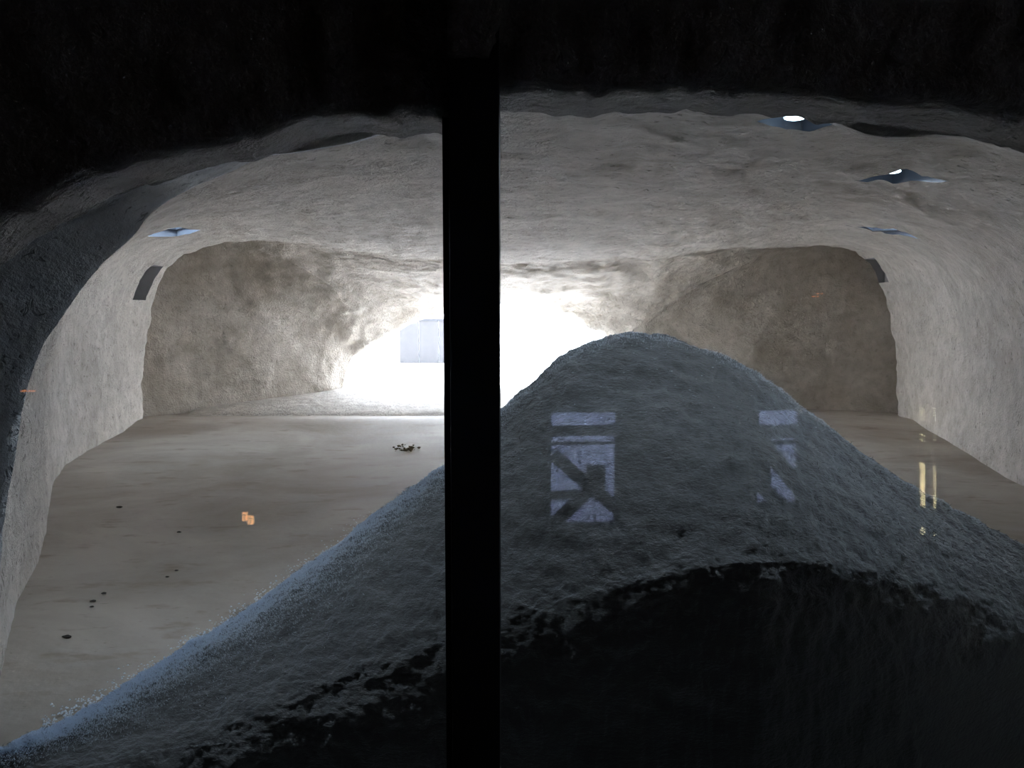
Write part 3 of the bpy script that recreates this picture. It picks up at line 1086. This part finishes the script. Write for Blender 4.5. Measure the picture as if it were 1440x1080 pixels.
M['tint'], nt_, b_, o_ = mat('daylight dimmer')  # added filter that dims the daylight in the mirrored openings
nt_.nodes.remove(b_)
t_ = N(nt_, 'ShaderNodeBsdfTransparent')
t_.inputs[0].default_value = (0.155, 0.172, 0.22, 1)
nt_.links.new(t_.outputs[0], o_.inputs[0])
b = bmesh.new()
box(b, (4.69, -1.9, 0.5), (4.70, -0.5, 2.0))  # unseen side window, added to bring daylight onto front wall and soffit
M['tint_side'], nt_, b_, o_ = mat('fill window tint')
nt_.nodes.remove(b_)
t_ = N(nt_, 'ShaderNodeBsdfTransparent')
t_.inputs[0].default_value = (0.15, 0.15, 0.154, 1)
nt_.links.new(t_.outputs[0], o_.inputs[0])
struct(from_bm('added_fill_window', b, M['tint_side']))
for nm, p, q in (('window_5', w1a, w1b), ('window_6', w2a, w2b)):
    b = bmesh.new()
    box(b, (p.x, -BK - 0.125, q.z), (q.x, -BK - 0.12, p.z))
    struct(from_bm(nm, b, M['tint']))


M['bulb'] = plain('warm bulb', (0.9, 0.7, 0.4), 0.4, emit=(1.0, 0.62, 0.22), strength=60.0)
fy = 9.0
kf = (2 * GLASS_Y + fy) / F
o0 = MIR(820, 632, fy)
fest = empty('festoon_light', o0)
tag(fest, 'string of warm bulbs mirrored in the braced opening on the mound', 'string lights')
b = bmesh.new()
bar(b, MIR(796, 632, fy) - o0, MIR(845, 630, fy) - o0, 0.02, 0.02)
from_bm('wire', b, M['timber'], fest)
b = bmesh.new()
bmesh.ops.create_uvsphere(b, u_segments=10, v_segments=6, radius=1.3 * kf)
bulb = from_bm('bulb', b, M['bulb'], fest)
for i in range(8):
    if i:
        o = bulb.copy()
        COL.objects.link(o)
        o.parent = fest
    else:
        o = bulb
    o.location = MIR(798 + i * 6.4, 633 + (i * 7 % 3), fy) - o0


def lantern(px, py, w, h, name, label, cat, m, grp=None):
    p = mpt(px, py)
    p.y = -BK + 0.05
    root = empty(name, p)
    tag(root, label, cat, grp)
    w, h = w * PXM, h * PXM
    b = bmesh.new()
    box(b, (-w / 2, -0.012, -h / 2), (w / 2, 0.012, h / 2), 0.002)
    from_bm('shade', b, m, root)
    b = bmesh.new()
    box(b, (-w / 2 - 0.004, -0.07, -h / 2 - 0.004), (w / 2 + 0.004, -0.014, h / 2 + 0.004), 0.002)
    from_bm('back_plate', b, M['timber'], root)
    b = bmesh.new()
    box(b, (-w * 0.05, 0.0125, -h / 2), (w * 0.05, 0.016, h / 2))
    from_bm('glazing_bar', b, M['timber'], root)
    b = bmesh.new()
    box(b, (-w / 2, 0.0125, h * 0.2), (w / 2, 0.0165, h * 0.28))
    from_bm('glazing_bar', b, M['timber'], root)


lantern(347.5, 724, 6.5, 12, 'wall_lantern', 'small orange wall lantern mirrored on the floor, the upper of two', 'lantern', M['lantern'], 'orange wall lanterns')
lantern(355.5, 729, 7.5, 12, 'wall_lantern', 'small orange wall lantern mirrored on the floor, the lower of two', 'lantern', M['lantern'], 'orange wall lanterns')
lantern(1149, 413, 7, 1.6, 'slot_lamp', 'thin orange lamp mirrored in the right alcove, the upper streak', 'lamp', M['slot'], 'orange slot lamps')
lantern(1143, 417, 8, 1.6, 'slot_lamp', 'thin orange lamp mirrored in the right alcove, the lower streak', 'lamp', M['slot'], 'orange slot lamps')
lantern(45, 549, 18, 2.0, 'slot_lamp', 'thin orange lamp mirrored on the left wall edge', 'lamp', M['slot'], 'orange slot lamps')

# strips of warm diodes on a dark batten behind the viewer
dm = None
SD = 2.9


def strip(cols, segs, label):
    global dm
    p0 = MIR(cols[0], 665, SD)
    root = empty('light_strip', (p0.x, -SD, -0.55))
    tag(root, label, 'light strip', 'warm light strips')
    top, bot = MIR(cols[0], 568, SD), MIR(cols[0], 766, SD)
    b = bmesh.new()
    box(b, (-0.02, -0.035, bot.z + 0.55), (0.02 + (cols[-1] - cols[0]) * PXM, -0.006, top.z + 0.55), 0.002)
    from_bm('batten', b, M['timber'], root)
    for y0, y1, step in segs:
        y = y0
        while y <= y1:
            for c_ in cols:
                p = MIR(c_ + (y - 573) * 0.004, y + (c_ - cols[0]) * 0.5, SD)
                if dm is None:
                    bb = bmesh.new()
                    bmesh.ops.create_uvsphere(bb, u_segments=8, v_segments=6, radius=0.0028)
                    ob = from_bm('diode', bb, M['diode'], root)
                    dm = ob.data
                else:
                    ob = link('diode', dm, None, root)
                ob.location = p - root.location
            y += step


SEG = [(574, 591, 3.1), (611, 620, 7), (652, 712, 3.1), (742, 751, 4.0)]
strip([1295, 1298.5], SEG, 'double column of warm light dots mirrored before the right wall')
strip([1314], [(574, 592, 3.4), (612, 620, 6.5), (656, 714, 3.4), (750, 757, 3.5)], 'single column of warm light dots mirrored before the right wall')

# ------------------------------------------------------------------ daylight
wd_ = bpy.data.worlds.new('sky')
sc.world = wd_
wd_.use_nodes = True
nt = wd_.node_tree
bg = nt.nodes['Background']
tc = nt.nodes.new('ShaderNodeTexCoord')
sx = nt.nodes.new('ShaderNodeSeparateXYZ')
nt.links.new(tc.outputs['Generated'], sx.inputs[0])
cr = ramp(nt, sx.outputs[2], [(0.0, (0.93, 0.95, 1.0)), (0.15, (0.86, 0.92, 1.0)), (0.6, (0.68, 0.80, 1.0))])
nt.links.new(cr, bg.inputs[0])
bg.inputs[1].default_value = 34.0
sun = bpy.data.lights.new('sun', 'SUN')
sun.energy = 125.0
sun.angle = 0.02
sun.color = (1.0, 0.95, 0.88)
so = bpy.data.objects.new('sun', sun)
COL.objects.link(so)
so.rotation_euler = Vector((0.25, -0.08, -0.95)).to_track_quat('-Z', 'Y').to_euler()

# ------------------------------------------------------------------ camera and output look
cam = bpy.data.cameras.new('camera')
cam.sensor_width = 36.0
cam.lens = F * 36.0 / W
cam.clip_start = 0.02
co = bpy.data.objects.new('camera', cam)
COL.objects.link(co)
co.location = EYE
co.rotation_euler = (math.pi / 2 - PITCH, 0, 0)
sc.camera = co
sc.view_settings.view_transform = 'Standard'
sc.view_settings.look = 'None'
sc.view_settings.gamma = 1.0
sc.view_settings.use_curve_mapping = False
sc.view_settings.exposure = 0.0
sc.cycles.use_adaptive_sampling = False
sc.cycles.max_bounces = 16
sc.cycles.diffuse_bounces = 10
sc.cycles.transparent_max_bounces = 12
